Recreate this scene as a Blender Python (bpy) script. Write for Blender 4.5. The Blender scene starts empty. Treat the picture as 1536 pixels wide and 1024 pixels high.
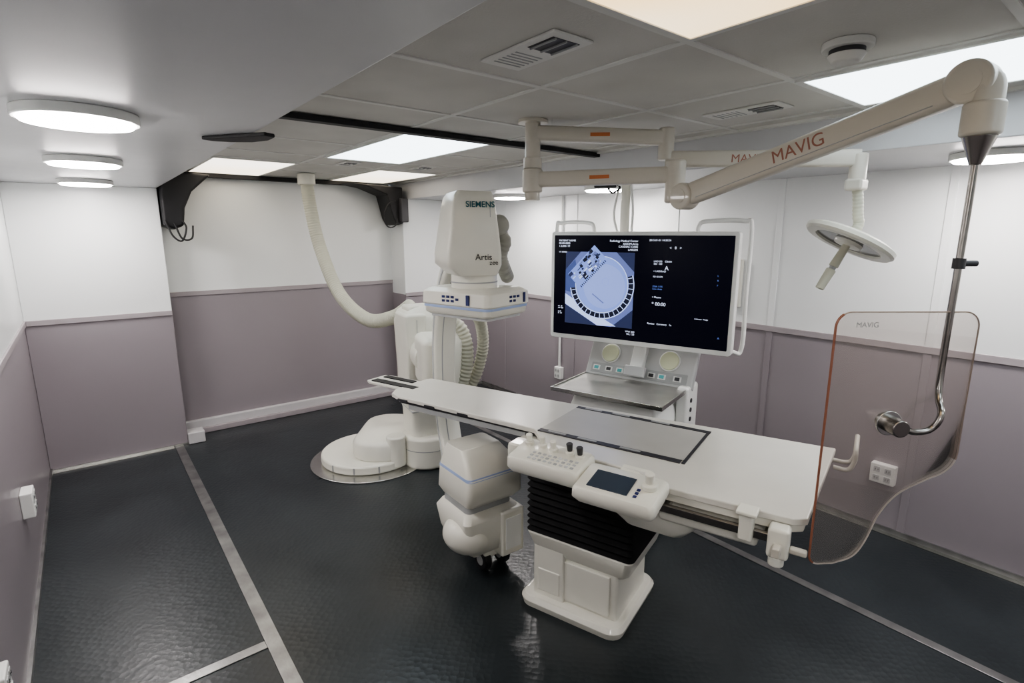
import bpy, math, random
from mathutils import Matrix, Vector
random.seed(3)
sc = bpy.context.scene
COL = sc.collection
try:
    sc.view_settings.view_transform = 'AgX'
    sc.view_settings.look = 'AgX - Medium High Contrast'
except Exception: pass
I4 = Matrix.Identity(4)
def T(x, y, z=0): return Matrix.Translation((x, y, z))
def RZ(d): return Matrix.Rotation(math.radians(d), 4, 'Z')
def RX(d): return Matrix.Rotation(math.radians(d), 4, 'X')
def RY(d): return Matrix.Rotation(math.radians(d), 4, 'Y')

# ---------------------------------------------------------------- materials
def base_mat(name):
    m = bpy.data.materials.new(name); m.use_nodes = True
    nt = m.node_tree; b = nt.nodes.get('Principled BSDF')
    return m, nt, b
def pmat(name, col, rough=.4, metal=0, var=.04, scale=6, bump=0, bscale=200, coat=0, spec=.5):
    m, nt, b = base_mat(name)
    b.inputs['Roughness'].default_value = rough
    b.inputs['Metallic'].default_value = metal
    b.inputs['Specular IOR Level'].default_value = spec
    if coat: b.inputs['Coat Weight'].default_value = coat
    tc = nt.nodes.new('ShaderNodeTexCoord')
    n = nt.nodes.new('ShaderNodeTexNoise'); n.inputs['Scale'].default_value = scale
    nt.links.new(tc.outputs['Object'], n.inputs['Vector'])
    r = nt.nodes.new('ShaderNodeValToRGB')
    lo = [max(0, c*(1-var)) for c in col]; hi = [min(1, c*(1+var)) for c in col]
    r.color_ramp.elements[0].position = .3; r.color_ramp.elements[1].position = .7
    r.color_ramp.elements[0].color = (*lo, 1); r.color_ramp.elements[1].color = (*hi, 1)
    nt.links.new(n.outputs['Fac'], r.inputs['Fac'])
    nt.links.new(r.outputs['Color'], b.inputs['Base Color'])
    if bump:
        n2 = nt.nodes.new('ShaderNodeTexNoise'); n2.inputs['Scale'].default_value = bscale
        nt.links.new(tc.outputs['Object'], n2.inputs['Vector'])
        bp = nt.nodes.new('ShaderNodeBump'); bp.inputs['Strength'].default_value = bump
        bp.inputs['Distance'].default_value = .002
        nt.links.new(n2.outputs['Fac'], bp.inputs['Height'])
        nt.links.new(bp.outputs['Normal'], b.inputs['Normal'])
    return m
def emat(name, col, strength):
    m, nt, b = base_mat(name)
    b.inputs['Base Color'].default_value = (*[c*.5 for c in col], 1)
    b.inputs['Emission Color'].default_value = (*col, 1)
    b.inputs['Emission Strength'].default_value = strength
    return m
def emat2(name, c0, c1, strength, scale=1.2):
    m, nt, b = base_mat(name)
    tc = nt.nodes.new('ShaderNodeTexCoord'); n = nt.nodes.new('ShaderNodeTexNoise')
    n.inputs['Scale'].default_value = scale; n.inputs['Detail'].default_value = 1
    nt.links.new(tc.outputs['Object'], n.inputs['Vector'])
    r = nt.nodes.new('ShaderNodeValToRGB')
    r.color_ramp.elements[0].position = .38; r.color_ramp.elements[1].position = .62
    r.color_ramp.elements[0].color = (*c0, 1); r.color_ramp.elements[1].color = (*c1, 1)
    nt.links.new(n.outputs['Fac'], r.inputs['Fac'])
    nt.links.new(r.outputs['Color'], b.inputs['Emission Color'])
    b.inputs['Emission Strength'].default_value = strength
    b.inputs['Base Color'].default_value = (.4, .4, .4, 1)
    return m

M_CREAM = pmat('cream_enamel', (.78, .77, .69), .33, var=.02, coat=.2)
M_CREAM2 = pmat('cream_arm_enamel', (.58, .55, .485), .38, var=.02, coat=.15)
M_WHITE = pmat('white_plastic', (.82, .83, .81), .4, var=.02)
M_HOSE = pmat('cream_hose', (.52, .52, .43), .5, var=.03)
M_HOSEG = pmat('grey_hose', (.36, .36, .32), .5, var=.03)
M_BLACK = pmat('black_rubber', (.010, .010, .012), .55, var=.2)
M_BELL = pmat('black_bellows', (.006, .006, .007), .75, var=.2, spec=.25)
M_DARK = pmat('dark_grey_plastic', (.04, .04, .045), .45, var=.1)
M_GREY = pmat('grey_plastic', (.36, .37, .37), .45, var=.04)
M_LGREY = pmat('light_grey_enamel', (.50, .51, .51), .4, var=.03)
M_BLUE = pmat('blue_stripe', (.34, .43, .66), .4, var=.03)
M_NAVY = pmat('navy_button', (.02, .03, .14), .4, var=.05)
M_STEEL = pmat('brushed_steel', (.62, .62, .60), .26, 1, var=.06, scale=20)
M_TRAY = pmat('tray_steel', (.50, .49, .47), .3, .85, var=.08, scale=8)
M_DSTEEL = pmat('dark_steel', (.34, .32, .30), .25, 1, var=.08, scale=20)
M_ALU = pmat('aluminium_strip', (.34, .34, .335), .34, .9, var=.25, scale=9, bump=.3, bscale=60)
M_ORANGE = pmat('orange_label', (.55, .18, .06), .5)
M_LOGO = pmat('faded_red_print', (.34, .15, .11), .5)
M_TEAL = pmat('teal_print', (.0, .10, .13), .5)
M_CARBON = pmat('table_laminate', (.68, .665, .61), .28, var=.03, coat=.3)
M_PAD = pmat('table_pad', (.46, .45, .42), .33, var=.04)
M_CREAMDISC = pmat('cream_dial', (.66, .69, .50), .5)
M_TILE = pmat('ceiling_tile', (.62, .61, .575), .8, var=.06, scale=3, bump=.5, bscale=120)
M_TBAR = pmat('ceiling_tbar', (.72, .72, .69), .6)
M_SOFFIT = pmat('soffit_panel', (.58, .585, .60), .33, var=.02)
M_TRIM = pmat('mauve_trim', (.36, .325, .34), .4, var=.03)
M_TRIMW = pmat('pale_trim', (.56, .55, .56), .4, var=.03)
M_PANEL_COOL = emat('panel_diffuser_cool', (.84, .94, 1.0), 4.2)
M_PANEL_WARM = emat2('panel_diffuser_warm', (1.0, .66, .27), (1.0, .88, .68), 2.0)
M_PANEL_PALE = emat2('panel_diffuser_pale', (1.0, .86, .66), (1.0, .93, .82), 2.6)
M_DISC = emat('disc_light_diffuser', (1.0, .94, .92), 70)

def wall_mat(name, split):
    m, nt, b = base_mat(name)
    g = nt.nodes.new('ShaderNodeNewGeometry'); s = nt.nodes.new('ShaderNodeSeparateXYZ')
    nt.links.new(g.outputs['Position'], s.inputs[0])
    c = nt.nodes.new('ShaderNodeMath'); c.operation = 'GREATER_THAN'; c.inputs[1].default_value = split
    nt.links.new(s.outputs['Z'], c.inputs[0])
    n = nt.nodes.new('ShaderNodeTexNoise'); n.inputs['Scale'].default_value = 1.5
    nt.links.new(g.outputs['Position'], n.inputs['Vector'])
    def ramp(a, bb):
        r = nt.nodes.new('ShaderNodeValToRGB')
        r.color_ramp.elements[0].color = (*a, 1); r.color_ramp.elements[1].color = (*bb, 1)
        nt.links.new(n.outputs['Fac'], r.inputs['Fac']); return r
    lo = ramp((.285, .255, .275), (.315, .285, .305)); hi = ramp((.76, .78, .78), (.82, .84, .84))
    mx = nt.nodes.new('ShaderNodeMix'); mx.data_type = 'RGBA'
    nt.links.new(c.outputs[0], mx.inputs[0])
    nt.links.new(lo.outputs['Color'], mx.inputs[6]); nt.links.new(hi.outputs['Color'], mx.inputs[7])
    nt.links.new(mx.outputs[2], b.inputs['Base Color'])
    b.inputs['Roughness'].default_value = .33
    return m
M_WALL = wall_mat('wall_two_tone', 1.155)
M_WALLB = wall_mat('wall_two_tone_raised', 1.275)

def floor_mat():
    m, nt, b = base_mat('rubber_floor')
    tc = nt.nodes.new('ShaderNodeTexCoord')
    mp = nt.nodes.new('ShaderNodeMapping'); mp.inputs['Rotation'].default_value = (0, 0, math.radians(45))
    nt.links.new(tc.outputs['Object'], mp.inputs['Vector'])
    n = nt.nodes.new('ShaderNodeTexNoise'); n.inputs['Scale'].default_value = 2.2; n.inputs['Detail'].default_value = 8
    nt.links.new(tc.outputs['Object'], n.inputs['Vector'])
    r = nt.nodes.new('ShaderNodeValToRGB')
    r.color_ramp.elements[0].position = .35; r.color_ramp.elements[1].position = .65
    r.color_ramp.elements[0].color = (.018, .023, .026, 1); r.color_ramp.elements[1].color = (.030, .037, .041, 1)
    nt.links.new(n.outputs['Fac'], r.inputs['Fac']); nt.links.new(r.outputs['Color'], b.inputs['Base Color'])
    ck = nt.nodes.new('ShaderNodeTexVoronoi'); ck.inputs['Scale'].default_value = 36; ck.inputs['Randomness'].default_value = .5
    nt.links.new(mp.outputs[0], ck.inputs['Vector'])
    n2 = nt.nodes.new('ShaderNodeTexNoise'); n2.inputs['Scale'].default_value = 7
    nt.links.new(tc.outputs['Object'], n2.inputs['Vector'])
    ad = nt.nodes.new('ShaderNodeMath'); ad.operation = 'ADD'
    nt.links.new(ck.outputs['Distance'], ad.inputs[0]); nt.links.new(n2.outputs['Fac'], ad.inputs[1])
    bp = nt.nodes.new('ShaderNodeBump'); bp.inputs['Strength'].default_value = .42; bp.inputs['Distance'].default_value = .0028
    nt.links.new(ad.outputs[0], bp.inputs['Height']); nt.links.new(bp.outputs['Normal'], b.inputs['Normal'])
    rr = nt.nodes.new('ShaderNodeMapRange'); rr.inputs[3].default_value = .24; rr.inputs[4].default_value = .36
    nt.links.new(n.outputs['Fac'], rr.inputs[0]); nt.links.new(rr.outputs[0], b.inputs['Roughness'])
    return m
M_FLOOR = floor_mat()

def glass_mat():
    m = bpy.data.materials.new('acrylic_shield'); m.use_nodes = True
    nt = m.node_tree; nt.nodes.clear()
    o = nt.nodes.new('ShaderNodeOutputMaterial'); mx = nt.nodes.new('ShaderNodeMixShader')
    t = nt.nodes.new('ShaderNodeBsdfTransparent'); t.inputs[0].default_value = (.955, .925, .905, 1)
    g = nt.nodes.new('ShaderNodeBsdfGlossy'); g.inputs['Roughness'].default_value = .03
    df = nt.nodes.new('ShaderNodeBsdfDiffuse'); df.inputs[0].default_value = (.80, .76, .73, 1)
    f = nt.nodes.new('ShaderNodeFresnel'); f.inputs['IOR'].default_value = 1.45
    m2 = nt.nodes.new('ShaderNodeMixShader'); m2.inputs[0].default_value = .07
    nt.links.new(t.outputs[0], m2.inputs[1]); nt.links.new(df.outputs[0], m2.inputs[2])
    nt.links.new(f.outputs[0], mx.inputs[0]); nt.links.new(m2.outputs[0], mx.inputs[1])
    nt.links.new(g.outputs[0], mx.inputs[2]); nt.links.new(mx.outputs[0], o.inputs['Surface'])
    return m
M_GLASS = glass_mat()
M_EDGE_R = pmat('shield_edge_amber', (.28, .12, .08), .25)
M_EDGE_T = pmat('shield_edge_tan', (.45, .36, .30), .25)
M_EDGE_W = pmat('shield_edge_clear', (.80, .76, .70), .15)

# ---------------------------------------------------------------- builders
def empty(name, loc):
    e = bpy.data.objects.new(name, None); COL.objects.link(e)
    e.location = loc; e.empty_display_size = .1
    e['_l'] = list(loc)
    return e
def attach(o, par):
    if par is not None:
        o.parent = par
        if par.type == 'EMPTY':
            o.matrix_parent_inverse = Matrix.Translation(par['_l']).inverted()
def mk(name, vs, fs, mat, par=None, M=I4, bev=0, seg=3, sharp=35):
    w = [M @ Vector(v) for v in vs]
    c = sum(w, Vector())/len(w)
    me = bpy.data.meshes.new(name); me.from_pydata([v-c for v in w], [], fs); me.update()
    o = bpy.data.objects.new(name, me); COL.objects.link(o)
    o.location = c; me.materials.append(mat)
    me.polygons.foreach_set('use_smooth', [True]*len(me.polygons))
    try: me.set_sharp_from_angle(angle=math.radians(sharp))
    except Exception: pass
    if bev:
        b = o.modifiers.new('bevel', 'BEVEL'); b.width = bev; b.segments = seg
        b.limit_method = 'ANGLE'; b.angle_limit = math.radians(50); b.harden_normals = True
        me.polygons.foreach_set('use_smooth', [True]*len(me.polygons))
        for e in me.edges: e.use_edge_sharp = False
    attach(o, par)
    return o
def box(name, c, s, mat, par=None, M=I4, bev=0, rot=None, seg=3):
    L = T(*c) @ (rot if rot else I4)
    vs = [L @ Vector((x*s[0]/2, y*s[1]/2, z*s[2]/2)) for x in (-1, 1) for y in (-1, 1) for z in (-1, 1)]
    fs = [(0, 1, 3, 2), (4, 6, 7, 5), (0, 4, 5, 1), (2, 3, 7, 6), (0, 2, 6, 4), (1, 5, 7, 3)]
    return mk(name, vs, fs, mat, par, M, bev, seg)
def bb(name, x0, x1, y0, y1, z0, z1, mat, par=None, M=I4, bev=0):
    return box(name, ((x0+x1)/2, (y0+y1)/2, (z0+z1)/2), (x1-x0, y1-y0, z1-z0), mat, par, M, bev)
def cyl(name, p1, p2, r1, mat, par=None, M=I4, r2=None, n=40, bev=0):
    r2 = r1 if r2 is None else r2
    p1 = Vector(p1); p2 = Vector(p2); d = (p2-p1).normalized()
    a = d.orthogonal().normalized(); b = d.cross(a)
    vs = []
    for p, r in ((p1, r1), (p2, r2)):
        for i in range(n):
            t = 2*math.pi*i/n; vs.append(p + a*math.cos(t)*r + b*math.sin(t)*r)
    fs = [(i, (i+1) % n, n+(i+1) % n, n+i) for i in range(n)]
    fs += [tuple(reversed(range(n))), tuple(range(n, 2*n))]
    return mk(name, vs, fs, mat, par, M, bev)
def prism(name, pts, z0, z1, mat, par=None, M=I4, bev=0):
    n = len(pts)
    ar = sum(pts[i][0]*pts[(i+1) % n][1]-pts[(i+1) % n][0]*pts[i][1] for i in range(n))
    if ar < 0: pts = pts[::-1]
    vs = [(x, y, z0) for x, y in pts]+[(x, y, z1) for x, y in pts]
    fs = [(i, (i+1) % n, n+(i+1) % n, n+i) for i in range(n)]
    fs += [tuple(reversed(range(n))), tuple(range(n, 2*n))]
    return mk(name, vs, fs, mat, par, M, bev)
def rrect(cx, cy, hx, hy, r, k=5):
    r = min(r, hx*.999, hy*.999); out = []
    for sx, sy, a0 in ((1, 1, 0), (-1, 1, 90), (-1, -1, 180), (1, -1, 270)):
        for i in range(k+1):
            a = math.radians(a0+90*i/k)
            out.append((cx+sx*(hx-r)+r*math.cos(a), cy+sy*(hy-r)+r*math.sin(a)))
    return out
def loft(name, secs, mat, par=None, M=I4, bev=.008, sharp=35):
    vs = []; n = 24
    for s in secs:
        vs += [(x, y, s[0]) for x, y in rrect(*s[1:6])]
    fs = []
    for j in range(len(secs)-1):
        for i in range(n):
            fs.append((j*n+i, j*n+(i+1) % n, (j+1)*n+(i+1) % n, (j+1)*n+i))
    fs += [tuple(reversed(range(n))), tuple(range((len(secs)-1)*n, len(secs)*n))]
    return mk(name, vs, fs, mat, par, M, bev, sharp=sharp)
def cat(pts, k):
    P = [Vector(p) for p in pts]; P = [2*P[0]-P[1]]+P+[2*P[-1]-P[-2]]; out = []
    for i in range(1, len(P)-2):
        for j in range(k):
            t = j/k; a, b, c, d = P[i-1:i+3]
            out.append(.5*((2*b)+(-a+c)*t+(2*a-5*b+4*c-d)*t*t+(-a+3*b-3*c+d)*t**3))
    out.append(P[-2]); return out
def sweep(name, pts, sec, mat, par=None, M=I4, ref=None, sf=None, closed=False, sharp=40):
    P = [Vector(p) for p in pts]; m = len(P); n = len(sec); vs = []
    N = None
    for i in range(m):
        if closed: t = (P[(i+1) % m]-P[i-1]).normalized()
        else: t = (P[min(i+1, m-1)]-P[max(i-1, 0)]).normalized()
        if N is None: N = Vector(ref) if ref else t.orthogonal()
        N = (N - t*N.dot(t)).normalized(); B = t.cross(N)
        s = sf(i/(m-1)) if sf else 1
        vs += [P[i]+N*(a*s)+B*(b*s) for a, b in sec]
    fs = []
    for j in range(m if closed else m-1):
        q = (j+1) % m
        for i in range(n):
            fs.append((j*n+i, j*n+(i+1) % n, q*n+(i+1) % n, q*n+i))
    if not closed: fs += [tuple(reversed(range(n))), tuple(range((m-1)*n, m*n))]
    return mk(name, vs, fs, mat, par, M, sharp=sharp)
def circ(r, n=14): return [(r*math.cos(2*math.pi*i/n), r*math.sin(2*math.pi*i/n)) for i in range(n)]
def tube(name, pts, r, mat, par=None, M=I4, k=12, n=14): return sweep(name, cat(pts, k), circ(r, n), mat, par, M)
def hose(name, pts, r, mat, par=None, M=I4, pitch=.022, amp=.05):
    c = cat(pts, 60); L = [0]
    for i in range(1, len(c)): L.append(L[-1]+(c[i]-c[i-1]).length)
    N = int(L[-1]/pitch*4); out = []; j = 0
    for i in range(N+1):
        d = L[-1]*i/N
        while j < len(L)-2 and L[j+1] < d: j += 1
        f = (d-L[j])/max(1e-9, L[j+1]-L[j]); out.append(c[j].lerp(c[j+1], min(1, f)))
    def sf(u):
        i = round(u*(len(out)-1)); return 1+amp*(1, 0, -1, 0)[i % 4]
    return sweep(name, out, circ(r, 18), mat, par, M, sf=sf, sharp=80)
def sph(name, c, s, mat, par=None, M=I4, rot=None, a=20, b=28):
    vs = [(0, 0, 1)]; fs = []
    for i in range(1, a):
        p = math.pi*i/a
        for j in range(b):
            q = 2*math.pi*j/b; vs.append((math.sin(p)*math.cos(q), math.sin(p)*math.sin(q), math.cos(p)))
    vs.append((0, 0, -1))
    for j in range(b): fs.append((0, 1+j, 1+(j+1) % b))
    for i in range(a-2):
        for j in range(b):
            k = 1+i*b; fs.append((k+j, k+b+j, k+b+(j+1) % b, k+(j+1) % b))
    k = 1+(a-2)*b; e = len(vs)-1
    for j in range(b): fs.append((k+j, e, k+(j+1) % b))
    L = T(*c) @ (rot or I4)
    return mk(name, [L @ Vector((v[0]*s[0], v[1]*s[1], v[2]*s[2])) for v in vs], fs, mat, par, M, sharp=80)
def text(name, body, size, mat, par, M, align='CENTER', bold=0):
    cu = bpy.data.curves.new(name, 'FONT'); cu.body = body; cu.size = size; cu.align_x = align
    cu.extrude = .0004; cu.offset = bold; cu.materials.append(mat)
    o = bpy.data.objects.new(name, cu); COL.objects.link(o)
    o.matrix_world = M; attach(o, par); return o

# ---------------------------------------------------------------- room shell
XL, XR, XA, XB = -.38, 3.67, .54, 2.75
YB, YJ, Y0 = 5.5, 5.2, -2.0
ZC, ZS = 2.32, 2.15
bb('floor', XL-.1, XR+.1, Y0-.1, YB+.1, -.1, 0, M_FLOOR)
bb('wall_left', XL-.1, XL, Y0-.1, YB+.1, 0, ZC+.1, M_WALL)
bb('wall_right', XR, XR+.1, Y0-.1, YB+.1, 0, ZC+.1, M_WALL)
bb('wall_back', XA, 2.68, YB, YB+.1, 0, ZC+.1, M_WALLB)
bb('wall_back_left_panel', XL, XA, YJ, YB+.1, 0, ZS, M_WALL, bev=.006)
bb('wall_back_right_panel', 2.68, XR, YJ, YB+.1, 0, ZS, M_WALL, bev=.006)
bb('wall_front', XL, XR, Y0-.1, Y0, 0, ZC+.1, M_WALL)
bb('ceiling', XA, XB, Y0, YB+.1, ZC, ZC+.1, M_TILE)
bb('ceiling_soffit_left', XL, XA, Y0, YB+.1, ZS, ZC+.1, M_SOFFIT, bev=.006)
bb('ceiling_soffit_right', XB, XR, Y0, YB+.1, ZS, ZC+.1, M_SOFFIT, bev=.006)
k = 0
def trim(*a, **kw):
    global k
    k += 1; return bb('trim_%d' % k, *a, **kw)
YS = [-1.48, -.87, -.26, .35, .96, 1.565, 2.17, 2.65, 3.25, 3.85, 4.27, 4.88, 5.42]
for x in (.77, 1.38, 1.99, 2.60): trim(x-.012, x+.012, Y0, YB, ZC-.004, ZC, mat=M_TBAR)
for y in YS: trim(XA, XB, y-.012, y+.012, ZC-.0045, ZC, mat=M_TBAR)
trim(XA, XA+.03, Y0, YB, ZC-.012, ZC, mat=M_TBAR); trim(XB-.03, XB, Y0, YB, ZC-.012, ZC, mat=M_TBAR)
trim(XL, XL+.012, Y0, YJ, 1.135, 1.175, mat=M_TRIM, bev=.003)
trim(XR-.012, XR, Y0, YJ, 1.135, 1.175, mat=M_TRIM, bev=.003)
trim(XL+.012, XA, YJ-.012, YJ, 1.135, 1.175, mat=M_TRIM, bev=.003)
trim(2.68, XR-.012, YJ-.012, YJ, 1.135, 1.175, mat=M_TRIM, bev=.003)
trim(XA, 2.68, YB-.012, YB, 1.255, 1.295, mat=M_TRIM, bev=.003)
for y in (.05, .85, 1.75, 2.55, 3.65, 4.75):
    trim(XR-.008, XR, y-.02, y+.02, .0, ZS, mat=M_WALL, bev=.003)
trim(XL, XL+.006, 2.2, 2.24, 0, ZS, mat=M_WALL)
trim(.437, .500, Y0, YJ-.005, 0, .005, mat=M_ALU, bev=.002)
trim(2.735, 2.785, Y0, YJ-.005, 0, .005, mat=M_ALU, bev=.002)
trim(XL+.02, .437, 2.285, 2.335, 0, .005, mat=M_ALU, bev=.002)
bb('baseboard_left', XL, XL+.014, Y0, YJ, 0, .03, M_ALU)
bb('baseboard_right', XR-.014, XR, Y0, YJ, 0, .035, M_ALU)
trim(XR-.05, XR-.014, Y0, YJ, 0, .006, mat=M_STEEL)
bb('baseboard_back_left', XL+.014, XA, YJ-.014, YJ, 0, .022, M_STEEL)
trim(XL+.014, .43, YJ-.05, YJ-.014, 0, .006, mat=M_STEEL)
bb('baseboard_back_right', 2.68, XR-.014, YJ-.014, YJ, 0, .03, M_ALU)
bb('baseboard_back', XA+.005, 2.675, YB-.05, YB-.001, 0, .12, M_TRIMW, bev=.008)
trim(XA+.005, 2.675, YB-.09, YB-.05, 0, .05, mat=M_TRIM, bev=.006)
trim(XA-.0, XA+.13, YJ-.02, YJ+.12, .0, .1, mat=M_TRIMW, bev=.008)

# ---------------------------------------------------------------- ceiling lights
def panel(x0, x1, y0, y1, mat):
    cx, cy = (x0+x1)/2, (y0+y1)/2
    e = empty('ceiling_light_panel', (cx, cy, ZC))
    f = .02; z0 = ZC-.012
    bb('frame_a', x0, x1, y0, y0+f, z0, ZC, M_TBAR, e); bb('frame_b', x0, x1, y1-f, y1, z0, ZC, M_TBAR, e)
    bb('frame_c', x0, x0+f, y0+f, y1-f, z0, ZC, M_TBAR, e); bb('frame_d', x1-f, x1, y0+f, y1-f, z0, ZC, M_TBAR, e)
    bb('diffuser', x0+f, x1-f, y0+f, y1-f, ZC-.009, ZC-.001, mat, e)
panel(.78, 1.37, -.25, .95, M_PANEL_WARM)
panel(2.0, 2.59, -.25, .95, M_PANEL_COOL)
panel(1.39, 1.98, 2.66, 3.84, M_PANEL_COOL)
panel(.78, 1.37, 4.28, 5.41, M_PANEL_PALE)
panel(2.0, 2.59, 4.28, 5.41, M_PANEL_PALE)
panel(1.39, 1.98, -1.47, -.27, M_PANEL_COOL)  # extra panel added out of view behind the camera as fill light
def disc(x, y, r=.15):
    e = empty('round_ceiling_light', (x, y, ZS))
    cyl('rim', (x, y, ZS), (x, y, ZS-.028), r+.010, M_WHITE, e, bev=.004)
    cyl('diffuser', (x, y, ZS-.026), (x, y, ZS-.036), r, M_DISC, e, r2=r-.008, n=48)
for x, y in ((.05, -.4), (.045, 2.11), (.07, 3.38), (.09, 4.72)): disc(x, y, .143)
for y in (-.8, .62, 2.9, 4.07): disc(3.22, y)
def vent(x0, x1, y0, y1):
    e = empty('air_vent', ((x0+x1)/2, (y0+y1)/2, ZC))
    bb('plate', x0-.015, x1+.015, y0-.02, y1+.02, ZC-.008, ZC-.0005, M_TBAR, e, bev=.003)
    ym = y0+(y1-y0)*.40
    bb('opening', x0+.01, x1-.01, y0+.01, ym, ZC-.0095, ZC-.008, M_DARK, e)
    for i in range(6):
        y = ym+.05+(y1-ym-.05)*i/6
        bb('slot_%d' % i, x0+.01, x1-.01, y, y+.005, ZC-.0095, ZC-.008, M_GREY, e)
    for i in range(3):
        bb('louver_%d' % i, x0+(x1-x0)*(i+.5)/3-.002, x0+(x1-x0)*(i+.5)/3+.002, y0+.01, ym, ZC-.014, ZC-.009, M_GREY, e)
vent(1.045, 1.165, 1.14, 1.43); vent(2.27, 2.38, 1.15, 1.45); vent(1.62, 1.72, 4.0, 4.18); vent(2.2, 2.3, 3.9, 4.1)
e = empty('smoke_detector', (1.74, .69, ZC))
cyl('base', (1.74, .69, ZC), (1.74, .69, ZC-.02), .065, M_TBAR, e, bev=.004)
cyl('sensor_band', (1.74, .69, ZC-.02), (1.74, .69, ZC-.032), .045, M_DARK, e)
cyl('cap', (1.74, .69, ZC-.032), (1.74, .69, ZC-.055), .05, M_TBAR, e, r2=.035, bev=.005)

e = empty('black_curtain_track', (1.65, 2.55, ZC))
bb('rail', XA, XB, 2.53, 2.58, ZC-.03, ZC-.005, M_BLACK, e)
bb('rail_lip', XA, XB, 2.585, 2.60, ZC-.022, ZC-.005, M_STEEL, e)
cres = [(.40, 2.33), (.45, 2.26), (.51, 2.17), (.56, 2.10), (.60, 2.12), (.60, 2.20), (.565, 2.28), (.50, 2.33), (.44, 2.345)]
prism('end_flap', cres, ZS-.014, ZS-.001, M_BLACK, e, bev=.004)
box('end_bracket', (2.80, 2.52, ZS-.03), (.10, .12, .05), M_BLACK, e, bev=.01)
tube('end_cable', [(2.80, 2.5, ZS-.05), (2.79, 2.45, ZS-.09), (2.83, 2.42, ZS-.06), (2.86, 2.47, ZS-.03)], .006, M_BLACK, e)

e = empty('rubber_seal_boot', (.66, 5.3, 2.05))
MX = Matrix(((1, 0, 0, 0), (0, 0, -1, 0), (0, 1, 0, 0), (0, 0, 0, 1)))
prism('boot', [(.55, 2.13), (.55, 1.86), (.62, 1.83), (.69, 1.86), (.71, 2.0), (.77, 2.13), (.92, 2.27), (.60, 2.29)], -5.44, -5.12, M_BLACK, e, MX, bev=.02)
tube('cable_a', [(.56, 5.11, 1.9), (.6, 5.10, 1.78), (.66, 5.10, 1.74), (.70, 5.11, 1.84), (.68, 5.12, 1.9)], .007, M_BLACK, e)
tube('cable_b', [(.62, 5.10, 1.88), (.66, 5.09, 1.76), (.73, 5.10, 1.76), (.75, 5.12, 1.86)], .007, M_BLACK, e)
e = empty('rubber_seal_boot', (2.6, 5.25, 2.05))
prism('boot', [(2.67, 2.26), (2.67, 1.90), (2.60, 1.88), (2.56, 1.95), (2.50, 2.18), (2.30, 2.25), (2.1, 2.28)], -5.44, -5.16, M_BLACK, e, MX, bev=.015)
box('housing', (2.66, 5.13, 2.03), (.08, .06, .24), M_DARK, e, bev=.01)
tube('cable_loop', [(2.57, 5.12, 2.12), (2.47, 5.10, 2.08), (2.42, 5.10, 1.95), (2.47, 5.10, 1.86), (2.55, 5.10, 1.88), (2.58, 5.12, 1.95)], .006, M_BLACK, e)
trim(.8, 2.4, 5.40, 5.44, ZC-.05, ZC-.01, mat=M_BLACK, bev=.006)

def outlet(c, rz, w=.12, h=.12, d=.05, n=2):
    M = T(*c) @ RZ(rz); e = empty('wall_outlet', c)
    box('box', (0, -d/2, 0), (w, d, h), M_WHITE, e, M, bev=.006)
    for i in (-1, 1):
        for j in (-1, 1):
            box('socket', (i*w*.22, -d-.001, j*h*.22), (w*.26, .004, h*.28), M_LGREY, e, M, bev=.001)
            for q in (-1, 1): box('slot', (i*w*.22+q*.007, -d-.0035, j*h*.22), (.003, .002, .011), M_DARK, e, M)
outlet((XR, .97, .375), -90, .13, .12)
outlet((XR, 3.82, .42), -90, .09, .12)
outlet((XL, 3.45, .48), 90, .12, .13)
outlet((XL, 2.06, .44), 90, .10, .12)
e = empty('wall_conduit', (XR-.015, 3.82, .9))
tube('pipe', [(XR-.02, 3.82, .48), (XR-.02, 3.82, 1.2), (XR-.02, 3.82, ZS)], .012, M_WHITE, e)
e = empty('wall_control_plate', (XR, 2.04, 1.45)); box('plate', (XR-.02, 2.04, 1.45), (.03, .14, .34), M_CREAM, e, bev=.006)
box('window', (XR-.037, 2.04, 1.52), (.006, .08, .10), M_GREY, e)

# ---------------------------------------------------------------- C-arm x-ray machine
CA = empty('c_arm_xray_machine', (1.62, 3.9, 0))
MC = T(1.55, 2.24) @ RZ(-18.4)
MD = T(1.563, 2.265) @ RZ(15)
cyl('floor_plate', (1.66, 3.93, 0), (1.66, 3.93, .012), .47, M_STEEL, CA, n=80, bev=.004)
cyl('turntable_base', (1.66, 3.95, .012), (1.66, 3.95, .085), .38, M_CREAM, CA, n=80, bev=.02)
for i in range(5):
    a = math.radians(200+i*28)
    box('turntable_notch', (1.66+.381*math.cos(a), 3.95+.381*math.sin(a), .05), (.004, .012, .05), M_GREY, CA, rot=RZ(math.degrees(a)))
MS = T(1.80, 3.88) @ RZ(-38)
loft('stand_foot_cover', [(.085, -.03, .04, .22, .36, .19), (.20, -.03, .04, .22, .36, .19), (.235, -.03, .04, .19, .33, .17)], M_CREAM, CA, MS, bev=.01)
cyl('stand_pivot', (1.74, 3.63, .03), (1.74, 3.63, .27), .075, M_CREAM, CA, bev=.015)
cyl('stand_drum', (2.0, 3.60, .0), (2.0, 3.60, .26), .20, M_CREAM, CA, n=56, bev=.03)
cyl('drum_seam', (2.0, 3.60, .15), (2.0, 3.60, .155), .202, M_GREY, CA, n=56)
MCol = T(2.01, 3.63) @ RZ(-10)
loft('stand_column', [(.24, -.02, 0, .13, .15, .06), (.44, -.01, 0, .145, .16, .05), (.5, 0, 0, .17, .17, .05), (1.14, 0, 0, .19, .18, .05), (1.22, 0, .01, .17, .15, .05), (1.26, 0, .02, .12, .12, .05)], M_CREAM, CA, MCol, bev=.01)
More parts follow.
